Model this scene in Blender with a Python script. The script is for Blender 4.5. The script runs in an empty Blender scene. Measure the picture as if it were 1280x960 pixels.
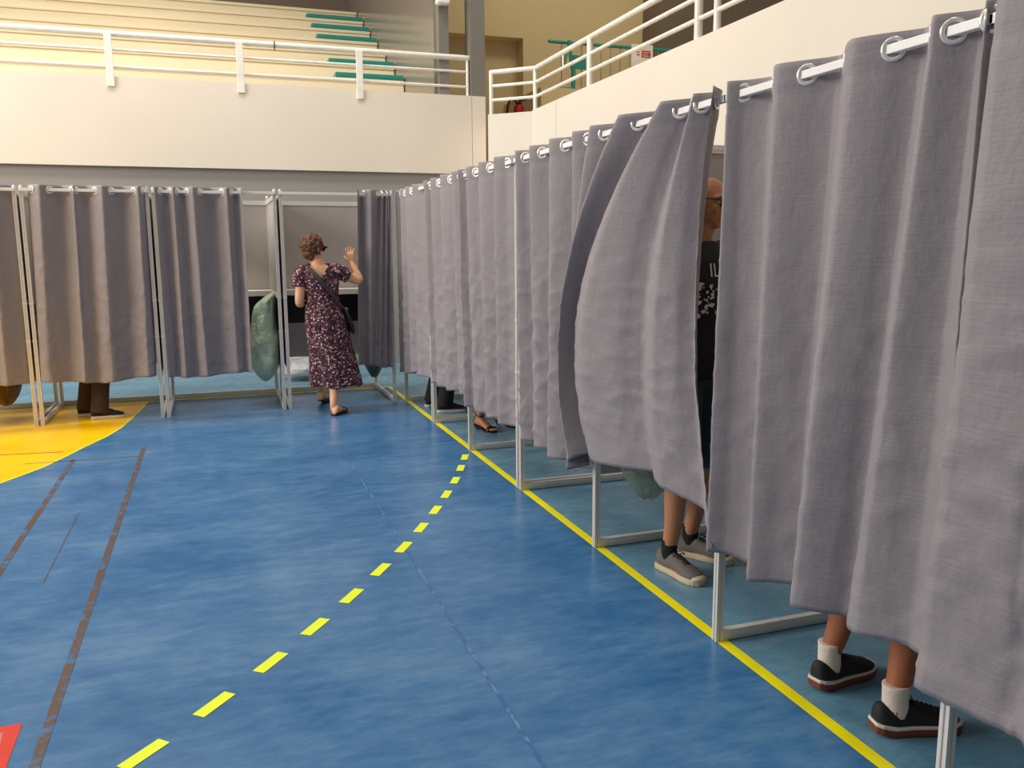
import bpy, bmesh, math, random
from mathutils import Vector, Matrix, noise
from mathutils.bvhtree import BVHTree
random.seed(7)
SC = bpy.context.scene
COL = SC.collection
R = math.radians
PI = math.pi

# ------------------------------------------------------------------ materials
def lin(c):
    return tuple((v/255/12.92 if v/255 <= .04045 else ((v/255+.055)/1.055)**2.4) for v in c)

class NT:
    def __init__(s, name):
        s.m = bpy.data.materials.new(name); s.m.use_nodes = True
        s.t = s.m.node_tree; s.b = s.t.nodes['Principled BSDF']
        s.tc = s.n('ShaderNodeTexCoord')
    def n(s, k, **kw):
        x = s.t.nodes.new(k)
        for a, v in kw.items():
            if a in x.inputs.keys(): x.inputs[a].default_value = v
            else: setattr(x, a, v)
        return x
    def l(s, a, b): s.t.links.new(a, b)
    def noise(s, scale, detail=4, rough=.55, stretch=None, coord='Object'):
        t = s.n('ShaderNodeTexNoise'); t.inputs['Scale'].default_value = scale
        t.inputs['Detail'].default_value = detail; t.inputs['Roughness'].default_value = rough
        if stretch:
            mp = s.n('ShaderNodeMapping'); mp.inputs['Scale'].default_value = stretch
            s.l(s.tc.outputs[coord], mp.inputs['Vector']); s.l(mp.outputs[0], t.inputs['Vector'])
        else: s.l(s.tc.outputs[coord], t.inputs['Vector'])
        return t
    def ramp(s, src, stops):
        r = s.n('ShaderNodeValToRGB'); e = r.color_ramp.elements
        while len(e) < len(stops): e.new(.5)
        for i, (p, c) in enumerate(stops):
            e[i].position = p; e[i].color = (*c, 1)
        s.l(src, r.inputs[0]); return r
    def bump(s, src, strength, dist):
        b = s.n('ShaderNodeBump'); b.inputs['Strength'].default_value = strength
        b.inputs['Distance'].default_value = dist
        s.l(src, b.inputs['Height']); s.l(b.outputs[0], s.b.inputs['Normal']); return b
    def set(s, **kw):
        for k, v in kw.items(): s.b.inputs[k.replace('_', ' ')].default_value = v

def simple(name, c, rough=.5, metal=0, var=.08, scale=8, bump=0, bscale=60, **kw):
    t = NT(name); a = lin(c)
    nz = t.noise(scale)
    r = t.ramp(nz.outputs[0], [(.3, tuple(v*(1-var) for v in a)), (.7, tuple(min(1, v*(1+var)) for v in a))])
    t.l(r.outputs[0], t.b.inputs['Base Color'])
    t.set(Roughness=rough, Metallic=metal, **kw)
    if bump: t.bump(t.noise(bscale).outputs[0], bump, .01)
    return t.m

def mat_fabric():
    t = NT('grey_curtain_cloth'); a = lin((147, 139, 141))
    r = t.ramp(t.noise(3, stretch=(1, 1, .3)).outputs[0], [(.3, tuple(v*.94 for v in a)), (.7, tuple(v*1.05 for v in a))])
    t.l(r.outputs[0], t.b.inputs['Base Color'])
    t.set(Roughness=.6); t.b.inputs['Sheen Weight'].default_value = .1
    w = t.noise(7, 6, .6, stretch=(1, 1, .55)); w2 = t.noise(26, 3, .5, stretch=(.5, .5, 5))
    ad = t.n('ShaderNodeMath', operation='MULTIPLY_ADD'); ad.inputs[1].default_value = .12
    t.l(w2.outputs[0], ad.inputs[0]); t.l(w.outputs[0], ad.inputs[2])
    t.bump(ad.outputs[0], .3, .03)
    return t.m

def mat_floor(name, c1, c2, c3, rough):
    t = NT(name)
    n1 = t.noise(1.6, 8, .68, stretch=(.7, 1.25, 1)); n2 = t.noise(11, 5, .7, stretch=(.6, 1.5, 1)); n3 = t.noise(.35, 2, .5)
    mx = t.n('ShaderNodeMath', operation='MULTIPLY_ADD'); mx.inputs[1].default_value = .38
    t.l(n2.outputs[0], mx.inputs[0])
    m2 = t.n('ShaderNodeMath', operation='MULTIPLY'); m2.inputs[1].default_value = .62
    t.l(n1.outputs[0], m2.inputs[0]); t.l(m2.outputs[0], mx.inputs[2])
    r = t.ramp(mx.outputs[0], [(.40, lin(c1)), (.5, lin(c2)), (.62, lin(c3))])
    t.l(r.outputs[0], t.b.inputs['Base Color'])
    rr = t.n('ShaderNodeMapRange'); rr.inputs['To Min'].default_value = rough-.03; rr.inputs['To Max'].default_value = rough+.07
    t.l(mx.outputs[0], rr.inputs[0]); t.l(rr.outputs[0], t.b.inputs['Roughness'])
    return t.m

def mat_worn(name, c, under, thr=.42):
    t = NT(name); n1 = t.noise(14, 5, .7)
    r = t.ramp(n1.outputs[0], [(thr-.05, lin(under)), (thr+.05, lin(c))])
    t.l(r.outputs[0], t.b.inputs['Base Color']); t.set(Roughness=.35); return t.m

def mat_dress():
    t = NT('floral_dress_cloth')
    vo = t.n('ShaderNodeTexVoronoi'); vo.inputs['Scale'].default_value = 56; vo.inputs['Randomness'].default_value = .9
    t.l(t.tc.outputs['Object'], vo.inputs['Vector'])
    r = t.ramp(vo.outputs['Distance'], [(.40, (1, 1, 1)), (.52, (0, 0, 0))])
    sep = t.n('ShaderNodeSeparateColor'); t.l(vo.outputs['Color'], sep.inputs[0])
    pal = t.ramp(sep.outputs[0], [(.0, lin((56, 32, 40))), (.22, lin((132, 66, 82))), (.52, lin((176, 112, 122))), (.76, lin((222, 198, 190)))])
    pal.color_ramp.interpolation = 'CONSTANT'
    v2 = t.n('ShaderNodeTexVoronoi'); v2.inputs['Scale'].default_value = 40
    t.l(t.tc.outputs['Object'], v2.inputs['Vector'])
    base = t.ramp(v2.outputs['Distance'], [(.25, lin((92, 44, 56))), (.5, lin((46, 28, 38)))])
    mx = t.n('ShaderNodeMix', data_type='RGBA'); t.l(r.outputs[0], mx.inputs[0])
    t.l(base.outputs[0], mx.inputs[6]); t.l(pal.outputs[0], mx.inputs[7])
    t.l(mx.outputs[2], t.b.inputs['Base Color']); t.set(Roughness=.8)
    t.bump(t.noise(12).outputs[0], .3, .02)
    return t.m

def mat_skin(name, c):
    t = NT(name); a = lin(c)
    r = t.ramp(t.noise(9).outputs[0], [(.3, (a[0]*.92, a[1]*.88, a[2]*.85)), (.7, (a[0]*1.05, a[1]*1.03, a[2]*1.02))])
    t.l(r.outputs[0], t.b.inputs['Base Color']); t.set(Roughness=.5)
    t.b.inputs['Subsurface Weight'].default_value = .08; t.b.inputs['Subsurface Radius'].default_value = (.01, .004, .002)
    return t.m

def mat_hair(name, c1, c2):
    t = NT(name)
    w = t.noise(38, 6, .7, stretch=(1, 1, .6))
    r = t.ramp(w.outputs[0], [(.3, lin(c1)), (.52, tuple((x+y)/2 for x, y in zip(lin(c1), lin(c2)))), (.72, lin(c2))])
    t.l(r.outputs[0], t.b.inputs['Base Color']); t.set(Roughness=.55)
    t.bump(w.outputs[0], .9, .02); return t.m

def mat_bag(name, c, alpha):
    t = NT(name); a = lin(c)
    n1 = t.noise(7, 6, .65)
    r = t.ramp(n1.outputs[0], [(.3, tuple(v*.7 for v in a)), (.7, tuple(min(1, v*1.25) for v in a))])
    t.l(r.outputs[0], t.b.inputs['Base Color']); t.set(Roughness=.28, Alpha=alpha)
    t.bump(t.noise(16, 6, .6).outputs[0], .9, .03); return t.m

def mat_paint(name, c, var=.03, rough=.7):
    t = NT(name); a = lin(c)
    r = t.ramp(t.noise(.8, 6, .6).outputs[0], [(.3, tuple(v*(1-var) for v in a)), (.7, tuple(min(1, v*(1+var)) for v in a))])
    t.l(r.outputs[0], t.b.inputs['Base Color']); t.set(Roughness=rough)
    t.bump(t.noise(120).outputs[0], .05, .004); return t.m

M = dict(
    curtain=mat_fabric(),
    blue=mat_floor('blue_sports_floor', (50, 102, 152), (68, 117, 163), (94, 134, 172), .23),
    teal=mat_floor('pale_blue_run_off_floor', (86, 132, 160), (104, 150, 176), (118, 160, 184), .25),
    key=mat_floor('yellow_floor_paint', (252, 186, 0), (255, 198, 0), (255, 206, 8), .3),
    line=simple('yellow_line_paint', (255, 240, 8), .4, var=.05, scale=12),
    dash=simple('lime_yellow_tape', (240, 255, 36), .4, var=.04),
    brown=mat_worn('worn_brown_line', (98, 76, 62), (62, 112, 160), .45),
    darkline=simple('dark_thin_line', (120, 80, 10), .5),
    faint=mat_worn('faint_white_line', (112, 140, 176), (48, 104, 160), .54),
    red=simple('red_floor_paint', (222, 52, 30), .4),
    pink=simple('pale_red_floor_paint', (214, 120, 116), .4),
    white_wall=mat_paint('white_wall_paint', (232, 223, 208)),
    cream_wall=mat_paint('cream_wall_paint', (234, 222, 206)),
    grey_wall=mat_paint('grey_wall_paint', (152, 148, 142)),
    side_wall=simple('polished_grey_wall', (138, 130, 118), .16, var=.03),
    beige_wall=mat_paint('beige_wall_paint', (222, 202, 160)),
    brown_wall=mat_paint('brown_grey_wall_paint', (118, 104, 90)),
    column=mat_paint('grey_column_paint', (128, 122, 114)),
    step=mat_paint('cream_concrete', (236, 222, 190)),
    seat=simple('teal_seat_board', (32, 140, 128), .45),
    rail=simple('white_rail_paint', (244, 240, 228), .35),
    alu=simple('brushed_aluminium', (226, 222, 214), .38, .15, var=.04, scale=30),
    rod=simple('white_square_rod', (246, 244, 238), .35, 0, var=.03),
    panel=simple('grey_booth_panel', (182, 174, 168), .55, var=.03, scale=2),
    black_panel=simple('black_booth_panel', (34, 34, 34), .5),
    chrome=simple('chrome_eyelet', (238, 232, 224), .22, .45, var=.03),
    dress=mat_dress(),
    skinA=mat_skin('fair_skin', (238, 182, 142)), skinB=mat_skin('tan_skin', (196, 134, 96)), skinC=mat_skin('brown_skin', (170, 104, 66)),
    hairA=mat_hair('light_brown_hair', (44, 26, 14), (150, 100, 60)), hairB=mat_hair('dark_hair', (26, 20, 18), (70, 56, 46)),
    black_cloth=simple('black_cloth', (26, 25, 27), .85), navy=simple('dark_blue_grey_denim', (58, 64, 72), .85),
    brown_cloth=simple('dark_brown_trouser_cloth', (72, 52, 36), .85), grey_cloth=simple('grey_cloth', (92, 92, 96), .85),
    strap=simple('dark_grey_webbing', (70, 62, 62), .8),
    black_leather=simple('black_leather', (24, 22, 24), .4), black_shoe=simple('black_shoe_mesh', (34, 32, 34), .75, bump=.3),
    grey_shoe=simple('grey_suede', (112, 106, 100), .85, bump=.3), cream_sole=simple('cream_rubber', (214, 194, 158), .6),
    gum_sole=simple('red_brown_rubber', (128, 62, 40), .55), white_sole=simple('white_rubber', (226, 218, 206), .6),
    white_sock=simple('white_sock_knit', (236, 220, 206), .9, bump=.3), black_sock=simple('black_sock_knit', (20, 20, 20), .9, bump=.3),
    lace=simple('dark_lace', (52, 50, 50), .8), print=simple('white_shirt_print', (206, 200, 196), .8),
    eye=simple('eye_white', (230, 226, 220), .3), lens=simple('dark_lens', (30, 26, 28), .1),
    green_bag=mat_bag('green_plastic_film', (196, 216, 186), .96), clear_bag=mat_bag('pale_green_clear_film', (136, 156, 134), .62),
    dark_bag=mat_bag('dark_green_plastic_film', (66, 82, 70), .96), white_bag=mat_bag('white_plastic_film', (236, 234, 230), .93),
    reflection_bag=mat_bag('painted_reflection_film', (214, 142, 22), .96), bag_dark=mat_bag('dark_brown_plastic_film', (78, 44, 12), .97),  # amber is the yellow floor's reflection, painted into the film colour
    teal_metal=simple('teal_painted_metal', (46, 150, 140), .4), wire=simple('grey_green_wire', (138, 140, 116), .5),
    sign_white=simple('white_sign_board', (240, 236, 230), .5), sign_red=simple('red_sign_ink', (212, 44, 40), .5),
    ext_red=simple('red_extinguisher_paint', (190, 40, 26), .3), rubber=simple('black_rubber', (22, 22, 22), .6),
)

# ------------------------------------------------------------------ mesh helpers
class MB:
    def __init__(s): s.v = []; s.f = []; s.mi = []
    def add(s, vs, fs, mi=0):
        o = len(s.v); s.v += [Vector(v) for v in vs]
        for f in fs: s.f.append([i+o for i in f]); s.mi.append(mi)
    def box(s, a, b, mi=0, M4=None):
        x0, y0, z0 = a; x1, y1, z1 = b
        vs = [Vector(p) for p in ((x0,y0,z0),(x1,y0,z0),(x1,y1,z0),(x0,y1,z0),(x0,y0,z1),(x1,y0,z1),(x1,y1,z1),(x0,y1,z1))]
        if M4: vs = [M4 @ v for v in vs]
        s.add(vs, [(0,3,2,1),(4,5,6,7),(0,1,5,4),(1,2,6,5),(2,3,7,6),(3,0,4,7)], mi)
    def loft(s, rings, mi=0, caps=True, closed=False):
        n = len(rings[0]); o = len(s.v)
        for r in rings: s.v += [Vector(p) for p in r]
        m = len(rings)
        for i in range(m if closed else m-1):
            a = o+i*n; b = o+((i+1) % m)*n
            for j in range(n):
                k = (j+1) % n; s.f.append([a+j, a+k, b+k, b+j]); s.mi.append(mi)
        if caps and not closed:
            for i, rev in ((0, True), (m-1, False)):
                c = sum((Vector(p) for p in rings[i]), Vector())/n; ci = len(s.v); s.v.append(c)
                for j in range(n):
                    k = (j+1) % n; a = o+i*n
                    s.f.append([ci, a+k, a+j] if rev else [ci, a+j, a+k]); s.mi.append(mi)
    def bar(s, p, q, w, h=None, mi=0, up=(0,0,1)):
        p = Vector(p); q = Vector(q); h = h or w; d = (q-p).normalized(); up = Vector(up)
        if abs(d.dot(up)) > .95: up = Vector((1,0,0))
        a = d.cross(up).normalized(); b = a.cross(d).normalized()
        s.loft([[c+a*sx*w/2+b*sy*h/2 for sx, sy in ((-1,-1),(1,-1),(1,1),(-1,1))] for c in (p, q)], mi)
    def tube(s, pts, rad, n=12, mi=0, sub=4, round_caps=True, flat=None):
        """smooth round tube; rad scalar or list; flat=(axis vector, factor) squashes the section"""
        P = [Vector(p) for p in pts]; rads = rad if isinstance(rad, (list, tuple)) else [rad]*len(P)
        C, D = [], []
        if len(P) == 2 or sub == 1: C, D = P, list(rads)
        else:
            for i in range(len(P)-1):
                p0 = P[max(i-1, 0)]; p1 = P[i]; p2 = P[i+1]; p3 = P[min(i+2, len(P)-1)]
                for k in range(sub):
                    t = k/sub
                    C.append(.5*((2*p1)+(p2-p0)*t+(2*p0-5*p1+4*p2-p3)*t*t+(3*p1-p0-3*p2+p3)*t**3))
                    D.append(rads[i]+(rads[i+1]-rads[i])*t)
            C.append(P[-1]); D.append(rads[-1])
        T = []
        for i in range(len(C)):
            T.append((C[min(i+1, len(C)-1)]-C[max(i-1, 0)]).normalized())
        if round_caps:
            c0, c1, t0, t1, r0, r1 = C[0], C[-1], T[0], T[-1], D[0], D[-1]
            pre = [(c0-t0*r0*math.sin(a), r0*math.cos(a), t0) for a in (R(80), R(50), R(25))]
            post = [(c1+t1*r1*math.sin(a), r1*math.cos(a), t1) for a in (R(25), R(50), R(80))]
            C = [x[0] for x in pre]+C+[x[0] for x in post]; D = [x[1] for x in pre]+D+[x[1] for x in post]; T = [x[2] for x in pre]+T+[x[2] for x in post]
        up = Vector((0,0,1)) if abs(T[0].z) < .9 else Vector((1,0,0))
        rings = []
        for c, d, t in zip(C, D, T):
            a = (up-t*up.dot(t)).normalized(); b = t.cross(a); up = a
            ring = [a*math.cos(2*PI*j/n)*d+b*math.sin(2*PI*j/n)*d for j in range(n)]
            if flat:
                ax = Vector(flat[0]).normalized(); ring = [q-ax*q.dot(ax)*(1-flat[1]) for q in ring]
            rings.append([c+q for q in ring])
        s.loft(rings, mi)
    def ball(s, c, r, n=16, m=10, mi=0, M3=None):
        r = Vector(r) if hasattr(r, '__len__') else Vector((r,)*3); c = Vector(c); rings = []
        for i in range(1, m):
            th = PI*i/m
            ring = [Vector((r.x*math.sin(th)*math.cos(2*PI*j/n), r.y*math.sin(th)*math.sin(2*PI*j/n), -r.z*math.cos(th))) for j in range(n)]
            rings.append([c+(M3 @ q if M3 else q) for q in ring])
        s.loft(rings, mi)
    def torus(s, c, axis, R0, r0, n=20, m=8, mi=0, sq=1):
        c = Vector(c); ax = Vector(axis).normalized()
        a = ax.cross(Vector((0,0,1)) if abs(ax.z) < .9 else Vector((1,0,0))).normalized(); b = ax.cross(a)
        rings = []
        for i in range(n):
            d = a*math.cos(2*PI*i/n)+b*math.sin(2*PI*i/n)
            rings.append([c+d*(R0+r0*math.cos(2*PI*j/m))+ax*r0*sq*math.sin(2*PI*j/m) for j in range(m)])
        s.loft(rings, mi, closed=True)
    def mesh(s, name):
        me = bpy.data.meshes.new(name); me.from_pydata(s.v, [], s.f)
        for p, k in zip(me.polygons, s.mi): p.material_index = k
        bm = bmesh.new(); bm.from_mesh(me); bmesh.ops.recalc_face_normals(bm, faces=bm.faces); bm.to_mesh(me); bm.free()
        me.update(); return me
    def build(s, name, mats, parent=None, smooth=False, bevel=0, base=None):
        me = s.mesh(name); o = bpy.data.objects.new(name, me); COL.objects.link(o)
        for m in (mats if isinstance(mats, (list, tuple)) else [mats]): me.materials.append(M[m] if isinstance(m, str) else m)
        if base is not None:
            me.transform(Matrix.Translation(-Vector(base))); o.location = base
        if smooth:
            for p in me.polygons: p.use_smooth = True
        if bevel:
            b = o.modifiers.new('bevel', 'BEVEL'); b.width = bevel; b.segments = 2; b.limit_method = 'ANGLE'
        if parent: attach(o, parent)
        return o

def attach(o, parent):
    o.parent = parent; o.matrix_parent_inverse = Matrix.Identity(4)
    p = parent; off = Vector()
    while p: off += p.location; p = p.parent
    o.location = o.location - off

def tag(o, label=None, cat=None, group=None, kind=None):
    if label: o['label'] = label
    if cat: o['category'] = cat
    if group: o['group'] = group
    if kind: o['kind'] = kind
    return o
def thing(name, label, cat, loc, group=None):
    o = bpy.data.objects.new(name, None); o.empty_display_size = .1; COL.objects.link(o); o.location = loc
    return tag(o, label, cat, group)
def struct(o): o['kind'] = 'structure'; return o

def remesh(o, voxel, smooth=4):
    """fuse the overlapping closed shells of o into one continuous surface"""
    m = o.modifiers.new('fuse', 'REMESH'); m.mode = 'VOXEL'; m.voxel_size = voxel; m.use_smooth_shade = True
    s = o.modifiers.new('soft', 'SMOOTH'); s.factor = .5; s.iterations = smooth
    bpy.context.view_layer.update()
    dg = bpy.context.evaluated_depsgraph_get(); dg.update()
    me = bpy.data.meshes.new_from_object(o.evaluated_get(dg)); old = o.data
    mats = list(old.materials)
    o.modifiers.clear(); o.data = me; me.name = old.name
    me.materials.clear()
    for k in mats: me.materials.append(k)
    for p in me.polygons: p.use_smooth = True; p.material_index = 0
    bpy.data.meshes.remove(old); return o

def cut_faces(o, test):
    bm = bmesh.new(); bm.from_mesh(o.data)
    bmesh.ops.delete(bm, geom=[f for f in bm.faces if test(f.calc_center_median(), f.normal)], context='FACES')
    bm.to_mesh(o.data); bm.free()

# ------------------------------------------------------------------ camera
cam_d = bpy.data.cameras.new('camera'); cam = bpy.data.objects.new('camera', cam_d); COL.objects.link(cam)
FPX, YAW, PITCH, ROLL, CH = 1058.118, R(19.2506), R(-9.1102), R(-.3872), 1.5
fw = Vector((math.sin(YAW)*math.cos(PITCH), math.cos(YAW)*math.cos(PITCH), math.sin(PITCH)))
rt = Vector((math.cos(YAW), -math.sin(YAW), 0)); up = rt.cross(fw)
r2 = rt*math.cos(ROLL)+up*math.sin(ROLL); u2 = -rt*math.sin(ROLL)+up*math.cos(ROLL)
cam.matrix_world = Matrix(((r2.x, u2.x, -fw.x, 0), (r2.y, u2.y, -fw.y, 0), (r2.z, u2.z, -fw.z, CH), (0, 0, 0, 1)))
cam_d.sensor_width = 36; cam_d.lens = FPX/1280*36; cam_d.clip_start = .05
SC.camera = cam

# ------------------------------------------------------------------ setting: floor and its painted markings
fl = MB()
fl.add([(-9,-4,0),(1.765,-4,0),(1.765,9.13,0),(-9,9.13,0)], [(0,1,2,3)], 0)
fl.add([(1.765,-4,0),(4.2,-4,0),(4.2,9.13,0),(1.765,9.13,0)], [(0,1,2,3)], 1)
fl.add([(-9,9.13,0),(4.2,9.13,0),(4.2,12.3,0),(-9,12.3,0)], [(0,1,2,3)], 1)
def quad(p, mi, z): fl.add([(x, y, z) for x, y in p], [tuple(range(len(p)))], mi)
quad([(1.742,-4),(1.79,-4),(1.79,9.15),(1.742,9.15)], 3, .0015)
quad([(-9,9.105),(1.742,9.105),(1.742,9.15),(-9,9.15)], 3, .0015)
arc = [(-.70,9.105),(-.735,8.7),(-.78,8.25),(-.832,7.83),(-.915,7.48),(-1.027,7.16),(-1.12,6.85),(-1.226,6.54),(-1.405,6.2),(-1.65,5.82),(-2.0,5.45),(-2.5,5.1),(-3.1,4.9)]
quad(arc+[(-9,4.9),(-9,9.105)], 2, .001)
for i in range(len(arc)-1):
    a = Vector(arc[i]); b = Vector(arc[i+1]); nn = Vector((-(b-a).y, (b-a).x)).normalized()*.016
    quad([tuple(a-nn*.0), tuple(b-nn*.0), tuple(b+nn), tuple(a+nn)], 3, .0012)
quad([(-1.15,7.03),(-1.15,7.012),(-3,7.27),(-3,7.295)], 6, .0016)
dash = [(-.76,2.19),(-.50,2.38),(-.282,2.583),(-.08,2.811),(.117,3.049),(.305,3.296),(.49,3.554),(.668,3.817),(.834,4.08),(.989,4.349),(1.14,4.628),(1.281,4.913),(1.418,5.203),(1.539,5.495),(1.651,5.781)]
for i, c in enumerate(dash):
    a = Vector(dash[max(i-1, 0)]); b = Vector(dash[min(i+1, len(dash)-1)]); t = (b-a).normalized(); n_ = Vector((-t.y, t.x)); c = Vector(c)
    quad([tuple(c+t*sx*.078+n_*sy*.024) for sx, sy in ((-1,-1),(1,-1),(1,1),(-1,1))], 4, .0015)
quad([(-.598,-1),(-.566,-1),(-.566,6.95),(-.598,6.95)], 5, .0013)
quad([(-1.056,-1),(-1.024,-1),(-1.024,6.72),(-1.056,6.72)], 5, .0013)
quad([(-.82,4.2),(-.815,4.2),(-.815,5.3),(-.82,5.3)], 5, .0013)
quad([(-1.35,6.70),(-.60,6.66),(-.60,6.675),(-1.35,6.715)], 5, .0013)
quad([(.822,1.5),(.834,1.5),(.852,6.3),(.84,6.3)], 7, .0013)
quad([(-2.2,2.90),(-.664,2.90),(-.655,2.2),(-2.2,2.2)], 8, .0014)
quad([(-.84,2.86),(-.71,2.86),(-.70,2.75),(-.84,2.75)], 9, .002)
floor = struct(fl.build('floor', ['blue','teal','key','line','dash','brown','darkline','faint','red','pink']))

# ------------------------------------------------------------------ setting: walls, balconies
def wallbox(name, a, b, m):
    w = MB(); w.box(a, b); return struct(w.build(name, m))
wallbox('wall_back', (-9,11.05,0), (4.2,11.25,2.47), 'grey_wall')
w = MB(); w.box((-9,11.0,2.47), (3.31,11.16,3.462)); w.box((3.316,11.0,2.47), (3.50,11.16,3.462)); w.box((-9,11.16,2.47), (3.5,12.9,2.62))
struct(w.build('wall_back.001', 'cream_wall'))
# right gallery wall: long run, cut corner, return
w = MB()
def wallrun(p, q, z0, z1, th, n2):
    p = Vector((*p,0)); q = Vector((*q,0)); n2 = Vector((*n2,0))*th
    w.loft([[v+Vector((0,0,z)) for v in (p, q, q+n2, p+n2)] for z in (z0, z1)])
wallrun((3.7,-4), (3.7,9.046), 0, 3.12, .16, (1,0)); wallrun((3.7,9.054), (3.7,9.80), 0, 3.12, .16, (1,0))
wallrun((3.7,9.80), (3.272,10.19), 0, 3.11, .16, (.67,.74)); wallrun((3.272,10.19), (3.56,11.0), 0, 3.11, .16, (1,0))
struct(w.build('wall_right', 'white_wall'))
# bleachers behind the back parapet
b = MB()
for k in range(7):
    y = 13.0+k*.667; z = 3.98+k*.326
    b.box((-9,y,0), (2.86,y+.70,z-.05)); b.box((-9,y-.035,z-.05), (2.86,y+.70,z))
bl = b.build('bleachers', 'step', bevel=.012); tag(bl, 'cream stepped concrete bleachers rising behind the back balcony railing', 'bleachers')
for k in range(6):
    y = 13.0+k*.667; z = 3.98+k*.326
    s = MB(); s.box((1.85,y-.045,z+.002), (2.845,y+.30,z+.066)); s.box((1.85,y-.050,z+.02),(2.845,y-.045,z+.05))
    o = s.build('seat_board', 'seat', bevel=.006, base=(2.35,y+.15,z))
    nm = ['lowest','second from the bottom','third from the bottom','third from the top','second from the top','topmost'][k]
    tag(o, f'teal seat board on the cream bleachers, {nm} of the six', 'bench', 'teal seat boards on the bleachers')
wallbox('wall_side', (2.87,11.2,2.6), (3.0,18,8.5), 'side_wall')
wallbox('wall_back.002', (-9,17.9,2.6), (3.0,18.1,9), 'brown_wall')
wallbox('wall_back.003', (3.0,13.9,2.6), (5.0,14.1,8.5), 'beige_wall')
w = MB(); w.box((4.98,13.6,2.6), (7.15,14.75,8.5)); w.box((3.0,13.6,4.87), (4.98,14.7,8.5)); struct(w.build('wall_back.004', 'beige_wall'))
wallbox('wall_back.005', (7.15,13.0,2.6), (14,14.8,8.5), 'brown_wall')
w = MB(); w.box((3.305,11.0,3.462), (3.5,11.25,8.5)); struct(w.build('wall_column', 'column'))
wallbox('wall_side.001', (2.9,11.05,3.462), (3.03,11.2,8.5), 'column')
w = MB(); w.box((3.86,-4,2.5), (14,12.2,2.65)); w.box((3.6,10.9,2.5),(3.86,12.2,2.65)); w.box((4.2,12.2,2.5),(14,14.8,2.65)); w.box((4.75,12.2,2.65),(14,14.8,3.86)); struct(w.build('floor_balcony', 'beige_wall'))

# ------------------------------------------------------------------ balcony railings
rl = thing('balcony_railing', 'white tubular railing with flat posts along the back balcony in front of the bleachers', 'railing', (-2,11.05,3.46))
for z, r_, nm in ((3.937,.036,'top_rail'),(3.765,.017,'middle_rail'),(3.578,.017,'middle_rail')):
    t = MB(); t.tube([(-8.5,11.05,z),(3.28,11.05,z)], r_, 12); t.build(nm, 'rail', rl, True)
for x in (-3.8,-2.38,-.97,.447,1.862):
    t = MB(); t.box((x-.04,10.975,3.35),(x+.04,11.0,3.93)); t.bar((x,10.99,3.9),(x,11.05,3.93),.03); t.build('post', 'rail', rl, bevel=.004)
t = MB(); t.tube([(3.272,11.05,3.46),(3.272,11.05,3.937)], .02, 10); t.build('end_post', 'rail', rl, True)
t = MB(); t.torus((.855,11.05,3.937),(1,0,0),.039,.006); t.tube([(.855,11.008,3.93),(.852,11.005,3.865)],.006,8)
tag(t.build('cable_tie', 'rubber', smooth=True, base=(.855,11.05,3.937)), 'thin black tie looped around the back balcony top rail', 'tie')

rr = thing('balcony_railing', 'white tubular railing climbing along the right gallery wall around the cut corner', 'railing', (3.78,8,3.11))
path = [(3.33,10.23),(3.755,9.84),(3.755,5.95)]
for z, r_, nm in ((3.612,.028,'top_rail'),(3.45,.019,'middle_rail'),(3.285,.019,'middle_rail')):
    t = MB()
    for a_, b_ in zip(path[:-1], path[1:]): t.tube([(*a_,z),(*b_,z)], r_, 12)
    t.build(nm, 'rail', rr, True)
for x, y in ((3.33,10.23),(3.755,9.84),(3.755,8.27),(3.755,6.2)):
    t = MB(); t.tube([(x,y,3.11),(x,y,3.60)], .026 if y > 9.5 else .034, 10); t.build('post', 'rail', rr, True)
t = MB(); t.tube([(3.755,8.98,3.60),(3.755,8.98,3.48)],.012,8); t.build('hanging_stub', 'rail', rr, True)
r3 = thing('balcony_railing', 'white tubular railing, nearer run of the right gallery above the curtains', 'railing', (3.78,4,3.11))
for z, r_, nm in ((3.612,.028,'top_rail'),(3.45,.019,'middle_rail'),(3.285,.019,'middle_rail')):
    t = MB(); t.tube([(3.755,5.95,z),(3.755,-3.5,z)], r_, 12); t.build(nm, 'rail', r3, True)
for y in (5.93,4.0,2.0,0,-2):
    t = MB(); t.tube([(3.755,y,3.12),(3.755,y,3.60)],.028,10); t.build('post', 'rail', r3, True)

# small things up on the gallery
e = thing('fire_extinguisher', 'red fire extinguisher with black hose behind the corner of the gallery railing', 'extinguisher', (4.52,12.55,2.65))
t = MB(); t.tube([(4.52,12.55,2.68),(4.52,12.55,3.55),(4.52,12.55,3.62)],[.085,.085,.05],14); t.build('cylinder','ext_red',e,True)
t = MB(); t.box((4.49,12.5,3.62),(4.55,12.6,3.68)); t.bar((4.5,12.5,3.69),(4.62,12.45,3.72),.03); t.build('valve_handle','rubber',e,bevel=.005)
t = MB(); t.tube([(4.49,12.5,3.66),(4.36,12.46,3.7),(4.3,12.45,3.5),(4.33,12.45,3.1)],.018,8); t.build('hose','rubber',e,True)
e = thing('crowd_barrier', 'teal metal crowd barrier with thin bars on the right gallery', 'barrier', (6,12.5,3.86))
t = MB(); t.tube([(5.0,12.5,4.585),(7.9,12.5,4.585)],.026,10); t.build('top_bar','teal_metal',e,True)
t = MB(); t.tube([(5.36,12.42,3.89),(5.37,12.42,4.15),(5.33,12.42,4.3),(5.29,12.42,4.58)],.03,10); t.tube([(5.27,12.42,4.5),(5.2,12.42,4.2)],.02); t.build('stand','teal_metal',e,True)
t = MB(); t.box((5.33,12.44,4.20),(5.58,12.46,4.40)); t.build('plate','teal_metal',e,bevel=.005)
t = MB(); t.tube([(5.15,12.42,3.885),(5.36,12.42,3.90)],.03,8); t.build('foot','teal_metal',e,True)
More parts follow.
